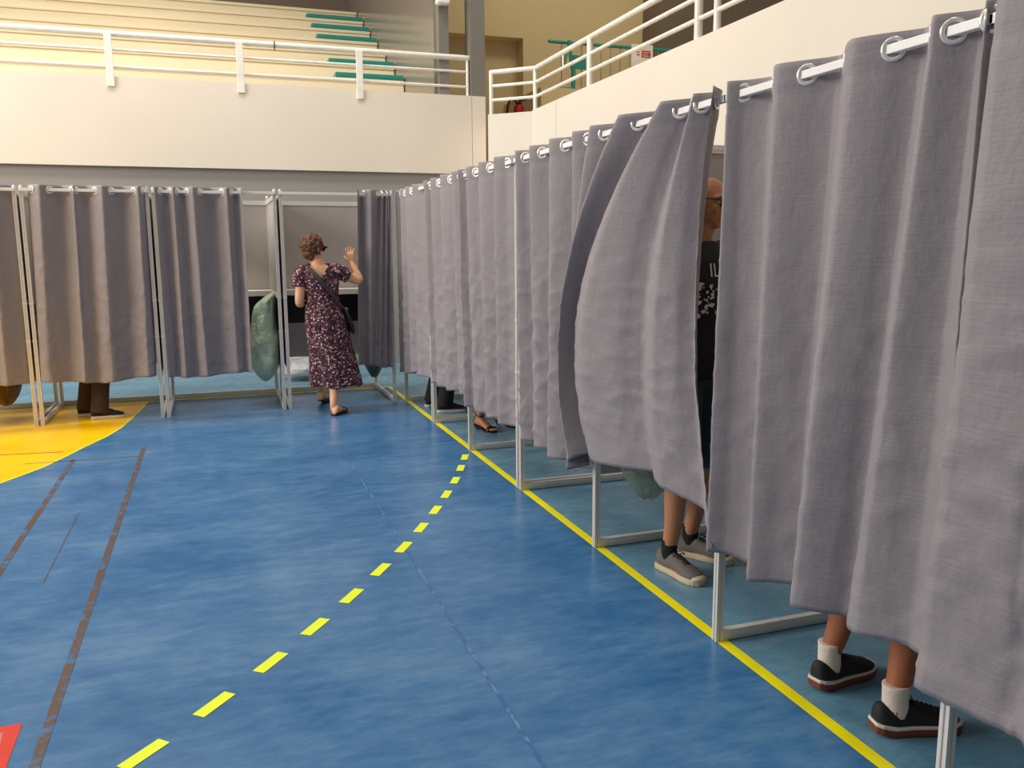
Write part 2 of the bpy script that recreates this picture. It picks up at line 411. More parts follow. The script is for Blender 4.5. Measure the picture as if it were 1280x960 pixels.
for k in range(17):
    x = 5.2+k*.165; t = MB(); t.tube([(x,12.5,3.86),(x,12.5,4.58)],.008,6); t.build('bar','wire',e,True)
e = thing('sign', 'white notice board with a red panel hung on the teal barrier', 'sign', (6.5,12.45,4.45))
t = MB(); t.box((6.36,12.44,4.30),(6.73,12.46,4.63)); t.build('board','sign_white',e,bevel=.004)
t = MB(); t.box((6.53,12.433,4.44),(6.68,12.441,4.54)); t.build('red_panel','sign_red',e)
t = MB()
for k in range(3): t.box((6.545,12.430,4.455+k*.028),(6.545+.115-.02*(k%2),12.4335,4.463+k*.028))
t.build('white_lines','sign_white',e)
t = MB(); t.box((6.44,12.433,4.47),(6.50,12.441,4.482)); t.box((6.44,12.433,4.51),(6.49,12.441,4.52)); t.build('red_mark','sign_red',e)
e = thing('wall_lamp', 'small white lamp on the wall end above the back balcony', 'lamp', (2.96,11.0,4.6))
t = MB(); t.box((2.86,10.92,4.555),(3.02,11.05,4.68)); t.build('housing','sign_white',e,bevel=.01)
t = MB(); t.box((2.88,10.93,4.548),(3.0,11.03,4.556)); t.build('diffuser','rail',e)

# ------------------------------------------------------------------ voting booths
PW = .030
def profile(cx, cy):
    h = PW/2; s_, d = .004, .005
    pts = []
    for k in range(4):
        c, sn = (1,0,-1,0)[k], (0,1,0,-1)[k]
        for x, y in ((h,-h),(h,-s_),(h-d,-s_),(h-d,s_),(h,s_)):
            pts.append((cx+x*c-y*sn, cy+x*sn+y*c))
    return pts
def booth(label, axis, f0, f1, posts, group):
    """aluminium voting booth frame. axis R: front on x=f0, back x=f1, posts along y; axis B: front on y=f0, posts along x."""
    def P(d, t, z): return (d, t, z) if axis == 'R' else (t, d, z)
    root = thing('voting_booth', label, 'voting booth', P((f0+f1)/2, (posts[0]+posts[-1])/2, 0), group)
    for t in posts:
        for d in (f0, f1):
            m = MB(); x, y, _ = P(d, t, 0); pr = profile(x, y)
            m.loft([[(a_, b_, z) for a_, b_ in pr] for z in (.002, 2.025)]); m.build('post', 'alu', root)
            m = MB(); m.tube([P(d,t,2.026),P(d,t,2.034)], .014, 10); m.build('post_cap', 'alu', root, True)
            if d == f0:
                for z in (1.06,.74):
                    m = MB(); m.box(*[tuple(a+s*.0175 for a, s in zip(P(d,t,z),q)) for q in ((-1,-1,-.5),(1,1,.5))]); m.build('clip','alu',root,bevel=.002)
        for z, nm in ((.024,'bottom_rail'),(1.975,'top_rail'),(1.07,'middle_rail')):
            m = MB(); m.bar(P(f0+PW/2,t,z),P(f1-PW/2,t,z),.028,.04); m.bar(P(f0+PW/2,t,z),P(f1-PW/2,t,z),.034,.010); m.build(nm,'alu',root)
        m = MB(); m.bar(P(f0+PW/2,t,1.515),P(f1-PW/2,t,1.515),.006,.88); m.build('side_panel','panel',root)
        m = MB(); m.bar(P(f0+PW/2,t,.895),P(f1-PW/2,t,.895),.006,.31); m.build('side_skirt','black_panel',root)
        m = MB(); m.bar(P(f0+PW/2,t,.56),P(f1-PW/2,t,.56),.006,.36); m.build('side_panel','panel',root)
    for a_, b_ in zip(posts[:-1], posts[1:]):
        a_ += PW/2; b_ -= PW/2
        for z, nm in ((.024,'bottom_rail'),(1.975,'top_rail')):
            m = MB(); m.bar(P(f1,a_,z),P(f1,b_,z),.028,.045); m.build(nm,'alu',root)
        m = MB(); m.bar(P(f1,a_,1.505),P(f1,b_,1.505),.006,.90); m.build('back_panel','panel',root)
        m = MB(); m.bar(P(f1,a_,.885),P(f1,b_,.885),.006,.30); m.build('back_skirt','black_panel',root)
        m = MB(); m.bar(P(f1,a_,.555),P(f1,b_,.555),.006,.36); m.build('back_panel','panel',root)
        m = MB(); m.bar(P(f1-.15,a_+.002,1.085),P(f1-.15,b_-.002,1.085),.27,.018); m.bar(P(f1-.285,a_+.002,1.068),P(f1-.285,b_-.002,1.068),.016,.055); m.build('shelf','rail',root,bevel=.002)
        rf = f0-.031 if axis == 'R' else f0-.026
        m = MB(); m.bar(P(rf,a_-PW/2-.006,2.01),P(rf,b_+PW/2+.006,2.01),.024,.024); m.build('curtain_rod','rod',root,bevel=.002)
    return root
BG = 'aluminium voting booth frames'
FX, BX, FY, BY = 1.752, 2.77, 8.172, 9.205
booth('long aluminium voting booth frame, holding the two bare-legged voters nearest in the right row', 'R', FX, BX, [.45,1.562,2.637,3.74,4.838], BG)
booth('two-bay aluminium voting booth frame, at the middle of the right row around the strappy sandal', 'R', FX, BX, [4.892,5.968,7.052], BG)
booth('single-bay aluminium voting booth frame, farthest of the right row at the corner', 'R', FX, BX, [7.108,8.205], BG)
booth('aluminium voting booth frame being entered by the woman in the floral dress', 'B', FY, BY, [.619,1.625], BG)
booth('aluminium voting booth frame with the large green bag, left of the woman', 'B', FY, BY, [-.455,.567], BG)
booth('aluminium voting booth frame around the brown trousers, on the yellow floor paint', 'B', FY, BY, [-1.474,-.505], BG)
booth('leftmost aluminium voting booth frame, cut by the left photo edge', 'B', FY, BY, [-2.54,-1.524], BG)

# ------------------------------------------------------------------ curtains
EY = MB(); EY.torus((0,0,0),(0,0,1),.0265,.0065,24,8,sq=.6); EYM = EY.mesh('eyelet_ring'); EYM.materials.append(M['chrome'])
for p in EYM.polygons: p.use_smooth = True
def smooth_at(K, V, k):
    if k <= K[0]: return V[0]
    for i in range(len(K)-1):
        if k <= K[i+1]:
            t = (k-K[i])/(K[i+1]-K[i])
            return V[i]+(V[i+1]-V[i])*t
    return V[-1]
def curtain(label, axis, fixed, e0, cross, e1, bot=None, A=.05, Ab=.05, zb=.38, off=None, mid=None, seed=0, wr=.004, first=1, group='grey curtains of the voting booths', ztop=2.052, offmid=None, skew=0):
    if axis == 'R':
        q_ = lambda x: None if x is None else ([v*RS for v in x] if hasattr(x, '__len__') else x*RS)
        e0, cross, e1, bot, mid = q_(e0), q_(cross), q_(e1), q_(bot), q_(mid)
    n = len(cross); K = [-.5]+list(range(n))+[n-.5]; T = [e0]+cross+[e1]
    rnd = random.Random(seed)
    if bot is None: bot = (e0, e1)
    if len(bot) == 2:
        b0, b1 = bot; B = [b0+(b1-b0)*(t-e0)/(e1-e0)+(rnd.uniform(-.018,.018) if 0 < i < n+1 else 0) for i, t in enumerate(T)]
    else: B = list(bot)
    def arr(x, d=0):
        if x is None: return [d]*(n+2)
        if isinstance(x, (int, float)): return [x]*(n+2)
        if len(x) == n+2: return list(x)
        return [smooth_at([q*(n)/(len(x)-1)-.5 for q in range(len(x))], x, k) for k in K]
    Z = arr(zb); OF = arr(off); OM = arr(offmid) if offmid is not None else [o*.42 for o in OF]
    MI = arr(mid) if mid is not None else None
    def amp(k):
        i = math.floor(k); lo = max(0, min(n-1, i)); hi = max(0, min(n-1, i+1))
        w = abs(cross[hi]-cross[lo]) if hi != lo else .12
        return min(1.15, max(.35, (w/.15)**.6))
    NU = n*13; NV = 100
    mb = MB(); grid = {}
    def pos(k, v):
        t0 = smooth_at(K, T, k); t1 = smooth_at(K, B, k)
        vv = v
        if MI is not None:
            tm = smooth_at(K, MI, k)
            t = t0*(1-v)*(1-2*v)+tm*4*v*(1-v)+t1*v*(2*v-1)
        else: t = t0+(t1-t0)*vv
        am = amp(k); s = (.4*math.sin(PI*k)+.6*math.asin(max(-1, min(1, math.sin(PI*k))))*2/PI)*(-first)
        sm = v*v*(3-2*v)
        ab = Ab*(.85+.5*noise.noise((k*.7, seed*3.1, 2.2)))
        if v < .06: aa = A
        else: aa = A+(ab-A)*sm
        o = s*am*aa
        om = smooth_at(K, OM, k); of = smooth_at(K, OF, k)
        o += 4*v*(1-v)*om*.999 + of*v*(2*v-1) if offmid is not None or off is not None else 0
        z = ztop+(smooth_at(K, Z, k)-ztop)*v
        # creases, growing downwards
        g = min(1, v*2.2)
        tt = t*1.0
        q = noise.noise((tt*6+seed, z*2.2, seed*1.7))*.9+noise.noise((tt*13-seed, z*8, seed))*.55
        q += 1.1*noise.noise((tt*11+z*5.5, z*3.2-tt*6, seed*2.3))*max(0, v-.35)
        o += wr*1.1*q*g
        cr = (1-abs(noise.noise((tt*7.5+z*4.6+seed*2.7, z*6.0-tt*5.0, seed*.9))))**9-.25
        cr += .8*((1-abs(noise.noise((tt*9.0-z*6.6-seed*1.3, z*7.5+tt*5.5, seed*3.3))))**10-.22)
        o += wr*1.25*cr*min(1, max(0, v-.12)*2)
        t += wr*1.1*noise.noise((k*2.1, z*2.6, seed*5.3))*g
        if .045 < v < .062: o -= .002
        if v > .965: o += .0015
        o += skew*v
        return Vector((fixed-o, t, z)) if axis == 'R' else Vector((t, fixed-o, z))
    for j in range(NV+1):
        v = j/NV
        for i in range(NU+1):
            mb.v.append(pos(-.5+n*i/NU, v))
    for j in range(NV):
        for i in range(NU):
            a = j*(NU+1)+i; mb.f.append([a,a+1,a+NU+2,a+NU+1]); mb.mi.append(0)
    base = pos((n-1)/2, 0)
    o = mb.build('curtain', 'curtain', smooth=True, base=base)
    sd = o.modifiers.new('cloth', 'SOLIDIFY'); sd.thickness = .0016; sd.offset = 0
    tag(o, label, 'curtain', group)
    vr = (ztop-2.01)/(ztop-.38)
    for k in range(n):
        p = pos(k, vr); d = (pos(k+.06, vr)-pos(k-.06, vr)); d.z = 0; nn = Vector((d.y, -d.x, 0)).normalized()
        r = bpy.data.objects.new('eyelet_ring', EYM); COL.objects.link(r); r.parent = o
        r.location = p-base; r.rotation_mode = 'QUATERNION'; r.rotation_quaternion = nn.to_track_quat('Z', 'Y')
    return o
def between(vis, w=.5):
    out = []
    for a, b in zip(vis[:-1], vis[1:]): out += [a, a+(b-a)*w]
    return out+[vis[-1]]
# right row: listed from the far edge to the near edge
X0 = FX-.031; RS = X0/1.75
curtain('broad smooth grey curtain cut by the right photo edge, nearest of the right row', 'R', X0, 1.548, [1.40,1.30,1.12,1.02,.88,.76,.66,.56], .45,
        bot=[1.65,1.43,1.33,1.16,1.03,.88,.76,.66,.56,.44], A=.045, Ab=.03, zb=[.345,.35,.42,.40,.38], seed=3, wr=.006)
curtain('wide grey curtain with the feet in white socks showing below its hem', 'R', X0, 2.62, [2.583,2.42,2.25,2.09,1.898,1.775,1.70,1.612,1.588], 1.49,
        bot=[2.640,2.60,2.44,2.33,2.20,2.03,1.95,1.82,1.665,1.64,1.58], off=[0,0,0,0,0,0,0,0,-.02,-.05,-.06], A=.05, Ab=.06, zb=[.385,.385,.352,.375,.39,.385,.38,.40,.41,.41,.41], seed=5, wr=.003)
curtain('grey curtain swung open in the right row, uncovering the voter in the black shirt', 'R', X0, 3.735, [3.66,3.50,3.302,3.13,2.966,2.885,2.835,2.74], 2.69,
        bot=[3.87,3.855,3.82,3.79,3.73,3.34,3.15,2.93,2.76,2.615], mid=[3.90,3.885,3.86,3.84,3.78,3.36,3.17,3.0,2.89,2.835],
        A=.06, Ab=.075, zb=[.40,.41,.43,.49,.51,.525,.54,.50,.45,.40], off=[.05,.05,.05,.05,.04,.02,.0,-.02,-.02,.0], offmid=[.03,.05,.07,.08,.08,.06,.03,0,-.03,-.04], seed=11, wr=.0045)
curtain('creased grey curtain just beyond the open one, right of the bright double post', 'R', X0, 4.79, between([4.745,4.477,4.149,3.871]), 3.765,
        bot=(4.74,3.80), A=.055, Ab=.065, zb=[.366,.37,.38,.40], seed=13, wr=.006)
curtain('creased grey curtain just left of the bright double post, above the strappy sandal', 'R', X0, 6.03, between([6.0,5.733,5.41,5.07]), 4.93,
        bot=(5.93,4.90), A=.055, Ab=.065, zb=[.365,.36,.385,.395], seed=17, wr=.006)
curtain('grey curtain with the black sneaker showing at its lower corner, second from the corner', 'R', X0, 7.08, between([7.04,6.746,6.393,6.12]), 6.05,
        bot=(6.99,5.99), A=.055, Ab=.06, zb=[.385,.39,.42,.43], seed=19, wr=.006)
curtain('grey curtain farthest along the right row, next to the corner', 'R', X0, 8.25, between([8.222,8.0,7.733,7.416]), 7.12,
        bot=(8.25,7.03), A=.05, Ab=.05, zb=[.31,.32,.385,.385], seed=23, wr=.005)
# back row: listed from left to right
FYC = FY-.026
curtain('dark gathered grey curtain at the left photo edge above the bag with painted amber reflection', 'B', FYC, -2.45, [-2.38,-2.26,-2.16,-2.05,-1.95,-1.85,-1.76,-1.64], -1.525,
        bot=(-2.4,-1.545), A=.055, Ab=.06, zb=.375, seed=29, first=-1, wr=.006)
curtain('closed grey curtain in front of the voter in brown trousers', 'B', FYC, -1.425, [-1.389,-1.253,-1.09,-1.055,-.912,-.78,-.608,-.53], -.512,
        bot=(-1.47,-.535), A=.05, Ab=.055, zb=[.40,.375,.36,.345,.385,.39], seed=31, first=-1, wr=.006)
curtain('grey curtain drawn to the left beside the large green bag', 'B', FYC, -.44, [-.392,-.319,-.253,-.18,-.067,.113,.20,.262], .285,
        bot=(-.43,.29), A=.055, Ab=.06, zb=[.38,.36,.36,.385,.38], seed=37, first=1, wr=.005)
curtain('grey curtain drawn to the right that the woman in the floral dress reaches for', 'B', FYC, 1.312, [1.345,1.372,1.515,1.545,1.57,1.592,1.61,1.63], 1.64,
        bot=[1.272,1.31,1.36,1.43,1.46,1.50,1.53,1.56,1.58,1.60], A=.06, Ab=.06, zb=[.40,.39,.375,.35,.36,.36], seed=41, first=1, wr=.005)

# ------------------------------------------------------------------ bags
def bag(name, label, cx, cy, z0, z1, rx, ry, m, seed, group=None, top=.35, sag=.0, lump=.03, flat_bottom=False, dark=None, tilt=0):
    mb = MB(); n = 36; rows = 22; rings = []
    for j in range(rows+1):
        u = j/rows; z = z0+(z1-z0)*u
        w = math.sin(min(1, (u+.02)/.28)*PI/2)**.7
        w *= 1-(1-top)*max(0, (u-.45)/.55)**1.3
        ring = []
        for i in range(n):
            a = 2*PI*i/n
            k = 1+lump*5*noise.noise((math.cos(a)*1.8+seed, math.sin(a)*1.8, z*5))+lump*2.4*noise.noise((math.cos(a)*5, math.sin(a)*5+seed, z*9))
            ring.append((cx+rx*w*k*math.cos(a)+tilt*.25*u*u, cy+ry*w*k*math.sin(a)+sag*(1-u), z+tilt*u*u*math.cos(a)*w+(.0 if flat_bottom and j == 0 else lump*.5*noise.noise((a, u*4, seed)))))
        rings.append(ring)
    mb.loft(rings)
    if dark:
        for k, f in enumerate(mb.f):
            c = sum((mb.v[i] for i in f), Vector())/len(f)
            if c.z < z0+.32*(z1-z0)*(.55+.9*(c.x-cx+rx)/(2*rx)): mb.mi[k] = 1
    o = mb.build(name, [m, dark] if dark else m, smooth=True, base=(cx, cy, z0)); s = o.modifiers.new('soft', 'SUBSURF'); s.levels = s.render_levels = 1
    return tag(o, label, 'bag', group)
bag('garbage_bag', 'large green garbage bag hanging left of the woman in the floral dress', .425, 8.52, .235, 1.04, .135, .27, 'green_bag', 2, 'hanging garbage bags', top=.72, tilt=.10)
bag('garbage_bag', 'dark green garbage bag peeking below the curtain beside the woman', 1.50, 8.62, .20, 1.05, .105, .24, 'dark_bag', 4, 'hanging garbage bags', top=.5)
bag('garbage_bag', 'pale see-through green bag below the open curtain beside the bare legs', 1.93, 3.54, .295, 1.05, .13, .155, 'clear_bag', 6, 'hanging garbage bags', top=.5)
bag('garbage_bag', 'pale see-through green bag below the nearest curtain at the right photo edge', 1.915, 1.33, .285, 1.05, .135, .15, 'clear_bag', 8, 'hanging garbage bags', top=.5)
bag('garbage_bag', 'dark brown garbage bag with painted amber reflection below the curtain at the left photo edge', -1.80, 8.5, .145, 1.05, .135, .26, 'reflection_bag', 10, 'hanging garbage bags', top=.5, dark='bag_dark')
bag('plastic_bag', 'crumpled white plastic bag lying on the floor behind the woman in the floral dress', 1.13, 10.1, .004, .30, .46, .22, 'white_bag', 12, top=.8, flat_bottom=True, lump=.05)

# ------------------------------------------------------------------ people
def catm(vals, t):
    return vals
class Fig:
    """builds one person: fused body surface, clothing and shoes as children. a = to the figure's right, b = forward"""
    def __init__(s, label, base, facing, lean=(0,0), hands=True):
        s.base = Vector((*base, 0)); f = Vector((*facing, 0)).normalized(); s.f = f; s.s = Vector((f.y, -f.x, 0))
        s.label = label; s.B = MB()
    def L(s, a, b, z): return s.base+s.s*a+s.f*b+Vector((0,0,z))
    def ring(s, a, b, z, ra, rb, n=24, p=2.0):
        out = []
        for i in range(n):
            t = 2*PI*i/n; c, q = math.cos(t), math.sin(t)
            c2 = math.copysign(abs(c)**(2/p), c); q2 = math.copysign(abs(q)**(2/p), q)
            out.append(s.L(a+ra*c2, b+rb*q2, z))
        return out
    def hand(s, mb, wrist, d, nrm, thumb, L=.165, curl=12, spread=5, curls=None):
        d = Vector(d).normalized(); nrm = Vector(nrm); nrm = (nrm-d*nrm.dot(d)).normalized(); lat = d.cross(nrm).normalized()
        if lat.dot(Vector(thumb)) < 0: lat = -lat
        W = Vector(wrist); k = L/.175
        rings = []
        for u, w, th in ((-.012,.022,.019),(.01,.027,.018),(.04,.036,.017),(.07,.040,.015),(.09,.039,.012),(.098,.034,.009)):
            c = W+d*u*k
            rings.append([c+lat*w*k*math.cos(2*PI*i/14)+nrm*th*k*math.sin(2*PI*i/14) for i in range(14)])
        mb.loft(rings)
        for q, (off, ln) in enumerate(((.030,.070),(.010,.080),(-.010,.074),(-.029,.058))):
            ang = R((off/.01)*spread*.5); dd = (d*math.cos(ang)+lat*math.sin(ang)).normalized(); p = W+d*.085*k+lat*off*k
            cu = (curls[q] if curls else curl); pts = [p]; rad = [.0088*k]
            for seg, fr in enumerate((.45,.30,.25)):
                b = R(cu*(seg+1)*.8); v = dd*math.cos(b)+nrm*math.sin(b); pts.append(pts[-1]+v*ln*fr*k); rad.append((.0085-.0009*(seg+1))*k)
            mb.tube(pts, rad, 10, sub=3)
        p = W+d*.025*k+lat*.028*k
        td = (d*.72+lat*.62+nrm*.28).normalized(); p2 = p+td*.042*k; td2 = (d*.9+lat*.3+nrm*.35).normalized()
        mb.tube([p-td*.012*k, p, p2, p2+td2*.03*k], [.012*k,.0125*k,.0105*k,.008*k], 10, sub=3)
    def head(s, c, fd, k=1.0, up=(0,0,1)):
        c = Vector(c); fd = Vector(fd).normalized(); up = Vector(up); up = (up-fd*up.dot(fd)).normalized(); sd = fd.cross(up)
        M3 = Matrix((sd, fd, up)).transposed(); s.hm = (c, M3, k)
        H = lambda x, y, z: c+M3 @ Vector((x*k, y*k, z*k)); s.H = H
        s.B.ball(H(0,-.012,.022), (.074*k,.092*k,.090*k), M3=M3)
        s.B.ball(H(0,.018,-.035), (.058*k,.066*k,.075*k), M3=M3)
        s.B.ball(H(0,.052,-.085), (.028*k,.024*k,.022*k), M3=M3)            # chin
        s.B.tube([H(0,.078,.018),H(0,.094,-.008),H(0,.100,-.024)],[.009*k,.012*k,.015*k],10)   # nose
        for q in (-1,1):
            s.B.ball(H(q*.012,.088,-.027),(.009*k,.010*k,.008*k),8,6,M3=M3)
            s.B.ball(H(q*.036,.058,-.022),(.022*k,.018*k,.020*k),10,8,M3=M3)       # cheek
            s.B.tube([H(q*.012,.079,.026),H(q*.034,.072,.030),H(q*.052,.058,.024)],.009*k,8)   # brow
            s.B.tube([H(q*.074,-.006,.022),H(q*.082,-.016,.026),H(q*.083,-.020,.002),H(q*.077,-.010,-.022)],[.007*k,.010*k,.010*k,.008*k],8)  # ear
        s.B.tube([H(-.022,.076,-.055),H(0,.084,-.053),H(.022,.076,-.055)],.006*k,8)
        s.B.tube([H(-.018,.076,-.064),H(0,.083,-.066),H(.018,.076,-.064)],.007*k,8)
    def face(s, root, hair=None, glasses=False):
        c, M3, k = s.hm; H = s.H
        for q in (-1,1):
            t = MB(); t.ball(H(q*.031,.066,.010),.0115*k,12,8); t.build('eye','eye',root,True)
            t = MB(); t.ball(H(q*.031,.0735,.010),.0052*k,10,6); t.build('iris','black_leather',root,True)
        if glasses:
            t = MB()
            for q in (-1,1):
                t.torus(H(q*.033,.092,.010),M3 @ Vector((q*.2,1,0)),.024*k,.003*k); t.tube([H(q*.058,.085,.014),H(q*.079,.03,.018),H(q*.084,-.015,.014)],.0026*k,6)
            t.tube([H(-.009,.096,.012),H(.009,.096,.012)],.003*k,6)
            g = t.build('glasses','black_leather',root,True)
            for q in (-1,1):
                t = MB(); t.ball(H(q*.033,.092,.010),(.023*k,.002*k,.021*k),14,6,M3=M3); l_ = t.build('lens','lens',None,True); attach(l_, g)
    def foot(s, mb, heel, d, L=.24, hh=0.0, w=.042, toes=False, z0=.012):
        heel = Vector((*heel, 0)); d = Vector((*d,0)).normalized(); sd = Vector((d.y,-d.x,0)); rings = []
        st = [(0,.018,.03),(.06,.030,.06),(.18,.034,.085),(.32,.034,.080),(.5,.037,.058),(.68,w,.042),(.82,w*.98,.030),(.93,w*.8,.022),(1.0,w*.5,.014)]
        for u, ww, h in st:
            zo = z0+hh*max(0,(1-u/.72))**.9 if u < .72 else z0
            c = heel+d*u*L
            rings.append([c+sd*ww*math.cos(2*PI*i/16)+Vector((0,0,zo+max(0,(h/2)*(1+1.0*math.sin(2*PI*i/16))))) for i in range(16)])
        mb.loft(rings)
        if toes:
            for q, (o_, l_) in enumerate(((-.030,.03),(-.014,.034),(.001,.03),(.015,.025),(.028,.018))):
                p = heel+d*L*.90+sd*o_+Vector((0,0,z0+.012)); mb.tube([p-d*.03,p+d*l_*.5,p+d*l_],[.010,.0095,.008],8,sub=2)
    def leg(s, mb, hip, heel, d, H=1.7, hh=0, L=.25, knee_fwd=.05, fat=1.0):
        k = H/1.7; dd = Vector((*d,0)).normalized(); an = Vector((*heel,0))+dd*.055+Vector((0,0,.085+hh)); hip = Vector(hip)
        kn = (hip+an)/2+Vector((0,0,.03))+s.f*knee_fwd; calf = kn+(an-kn)*.33-s.f*.012
        mb.tube([hip, hip+(kn-hip)*.5, kn+Vector((0,0,.03)), kn+(an-kn)*.10, calf, kn+(an-kn)*.68, an+Vector((0,0,.03)), an-Vector((0,0,.03))],
                [.088*fat,.074*fat,.056*fat,.052*fat,.056*fat,.042*fat,.034*fat,.034*fat], 16, sub=4)
        return kn, an
    def finish_body(s, mat, voxel=.006, name='person'):
        o = s.B.build(name, mat); remesh(o, voxel, 3)
        o.location = s.base; o.data.transform(Matrix.Translation(-s.base))
        s.root = tag(o, s.label, 'person'); return o
def shoe(root, heel, d, L, upper, sole, sole2=None, laces=None, low=False, h0=.0, sock=None, name='shoe', tongue=True):
    heel = Vector((*heel,0)); d = Vector((*d,0)).normalized(); sd = Vector((d.y,-d.x,0)); heel = heel-d*.012
    def outline(u): # half width
        pts = [(0,.022),(.05,.034),(.2,.038),(.38,.037),(.55,.042),(.72,.049),(.86,.046),(.95,.034),(1,.014)]
        for (a,b),(c,e) in zip(pts[:-1],pts[1:]):
            if u <= c: return b+(e-b)*(u-a)/(c-a)
        return pts[-1][1]
    hts = [(0,.092),(.05,.108),(.14,.098),(.26,.092),(.36,.104),(.5,.092),(.66,.074),(.82,.062),(.94,.050),(1,.034)]
    def ht(u):
        for (a,b),(c,e) in zip(hts[:-1],hts[1:]):
            if u <= c: return b+(e-b)*(u-a)/(c-a)
        return hts[-1][1]
    m = MB(); rings = []
    N = 22
    for i in range(N+1):
        u = i/N; w = outline(u); h = ht(u)*(.92 if low else 1)+h0; c = heel+d*u*L; ring = []
        for j in range(16):
            a = 2*PI*j/16; x = math.cos(a); z = math.sin(a)
            nar = 1-.20*max(0, z)*(1 if u < .45 else 1.2)
            ring.append(c+sd*w*math.copysign(abs(x)**.7, x)*nar+Vector((0,0,.016+h0+(h-.016-h0)*(.5+.5*math.copysign(abs(z)**.8, z)))))
        rings.append(ring)
    m.loft(rings); up_ = m.build(name, upper, root, True)
    sp = up_.modifiers.new('soft','SUBSURF'); sp.levels = sp.render_levels = 1
    def slab(z0, z1, grow, mat, nm, curve=0):
        m = MB(); top, bot = [], []
        us = [0,.02,.06,.12,.2,.3,.4,.5,.6,.7,.8,.88,.94,.98,1]
        prof = [(u, outline(u)+grow) for u in us]
        loop = [(u,w) for u,w in prof]+[(u,-w) for u,w in reversed(prof)]
        def zz(z, u): return z+curve*(max(0,.18-u)*.35+max(0,u-.8)*.12)+h0
        bot = [heel+d*(u*L+(u-.5)*2*grow)+sd*w*.94+Vector((0,0,zz(z0,u))) for u,w in loop]
        mdl = [heel+d*(u*L+(u-.5)*2*grow)+sd*w+Vector((0,0,zz(z0*.6+z1*.4,u))) for u,w in loop]
        top = [heel+d*(u*L+(u-.5)*2*grow)+sd*w*.97+Vector((0,0,zz(z1,u))) for u,w in loop]
        m.loft([bot,mdl,top]); o = m.build(nm, mat, None, False); attach(o, up_); b = o.modifiers.new('b','BEVEL'); b.width=.002; b.segments=2; b.limit_method='ANGLE'
    if sole2:
        slab(.002,.024,.003,sole2,'outsole',.2); slab(.024,.035,.004,sole,'midsole',.2)
    else: slab(.002,.030,.004,sole,'sole')
    if sole == 'cream_sole':
        m = MB(); c = heel+d*L*.93+Vector((0,0,.030))
        M3 = Matrix((sd,d,Vector((0,0,1)))).transposed(); m.ball(c,(.040,.030,.016),16,8,M3=M3); o = m.build('toe_cap','cream_sole',None,True); attach(o, up_)
    if laces:
        m = MB()
        for k in range(5):
            u = .42+k*.055; c = heel+d*u*L; z = ht(u)+h0-.001
            m.tube([c+sd*.022+Vector((0,0,z-.010)),c+d*.006+Vector((0,0,z+.004)),c-sd*.022+d*.012+Vector((0,0,z-.010))],.003,6)
        c = heel+d*.41*L+Vector((0,0,ht(.41)+h0+.003))
        for q in (-1,1): m.tube([c,c+sd*q*.02+Vector((0,0,.008)),c+sd*q*.032+d*.02-Vector((0,0,.004)),c+sd*q*.012+d*.012],.0025,6)
        o = m.build('laces', laces, None, True); attach(o, up_)
    return up_
def sock(root, an, d, z1, mat, r=.040, heel=None):
    d = Vector((*d,0)).normalized(); an = Vector(an); m = MB()
    rings = []
    for z, rr_, off in ((.045,r*.98,.008),(.080,r*.97,.003),(.105,r*.97,0),(z1-.012,r*1.0,0),(z1,r*1.03,0),(z1+.001,r*.9,0)):
        c = Vector((an.x,an.y,0))+d*off
        rings.append([c+d*rr_*1.12*math.cos(2*PI*i/18)+Vector((-d.y,d.x,0))*rr_*math.sin(2*PI*i/18)+Vector((0,0,z)) for i in range(18)])
    m.loft(rings); return m.build('sock', mat, root, True)

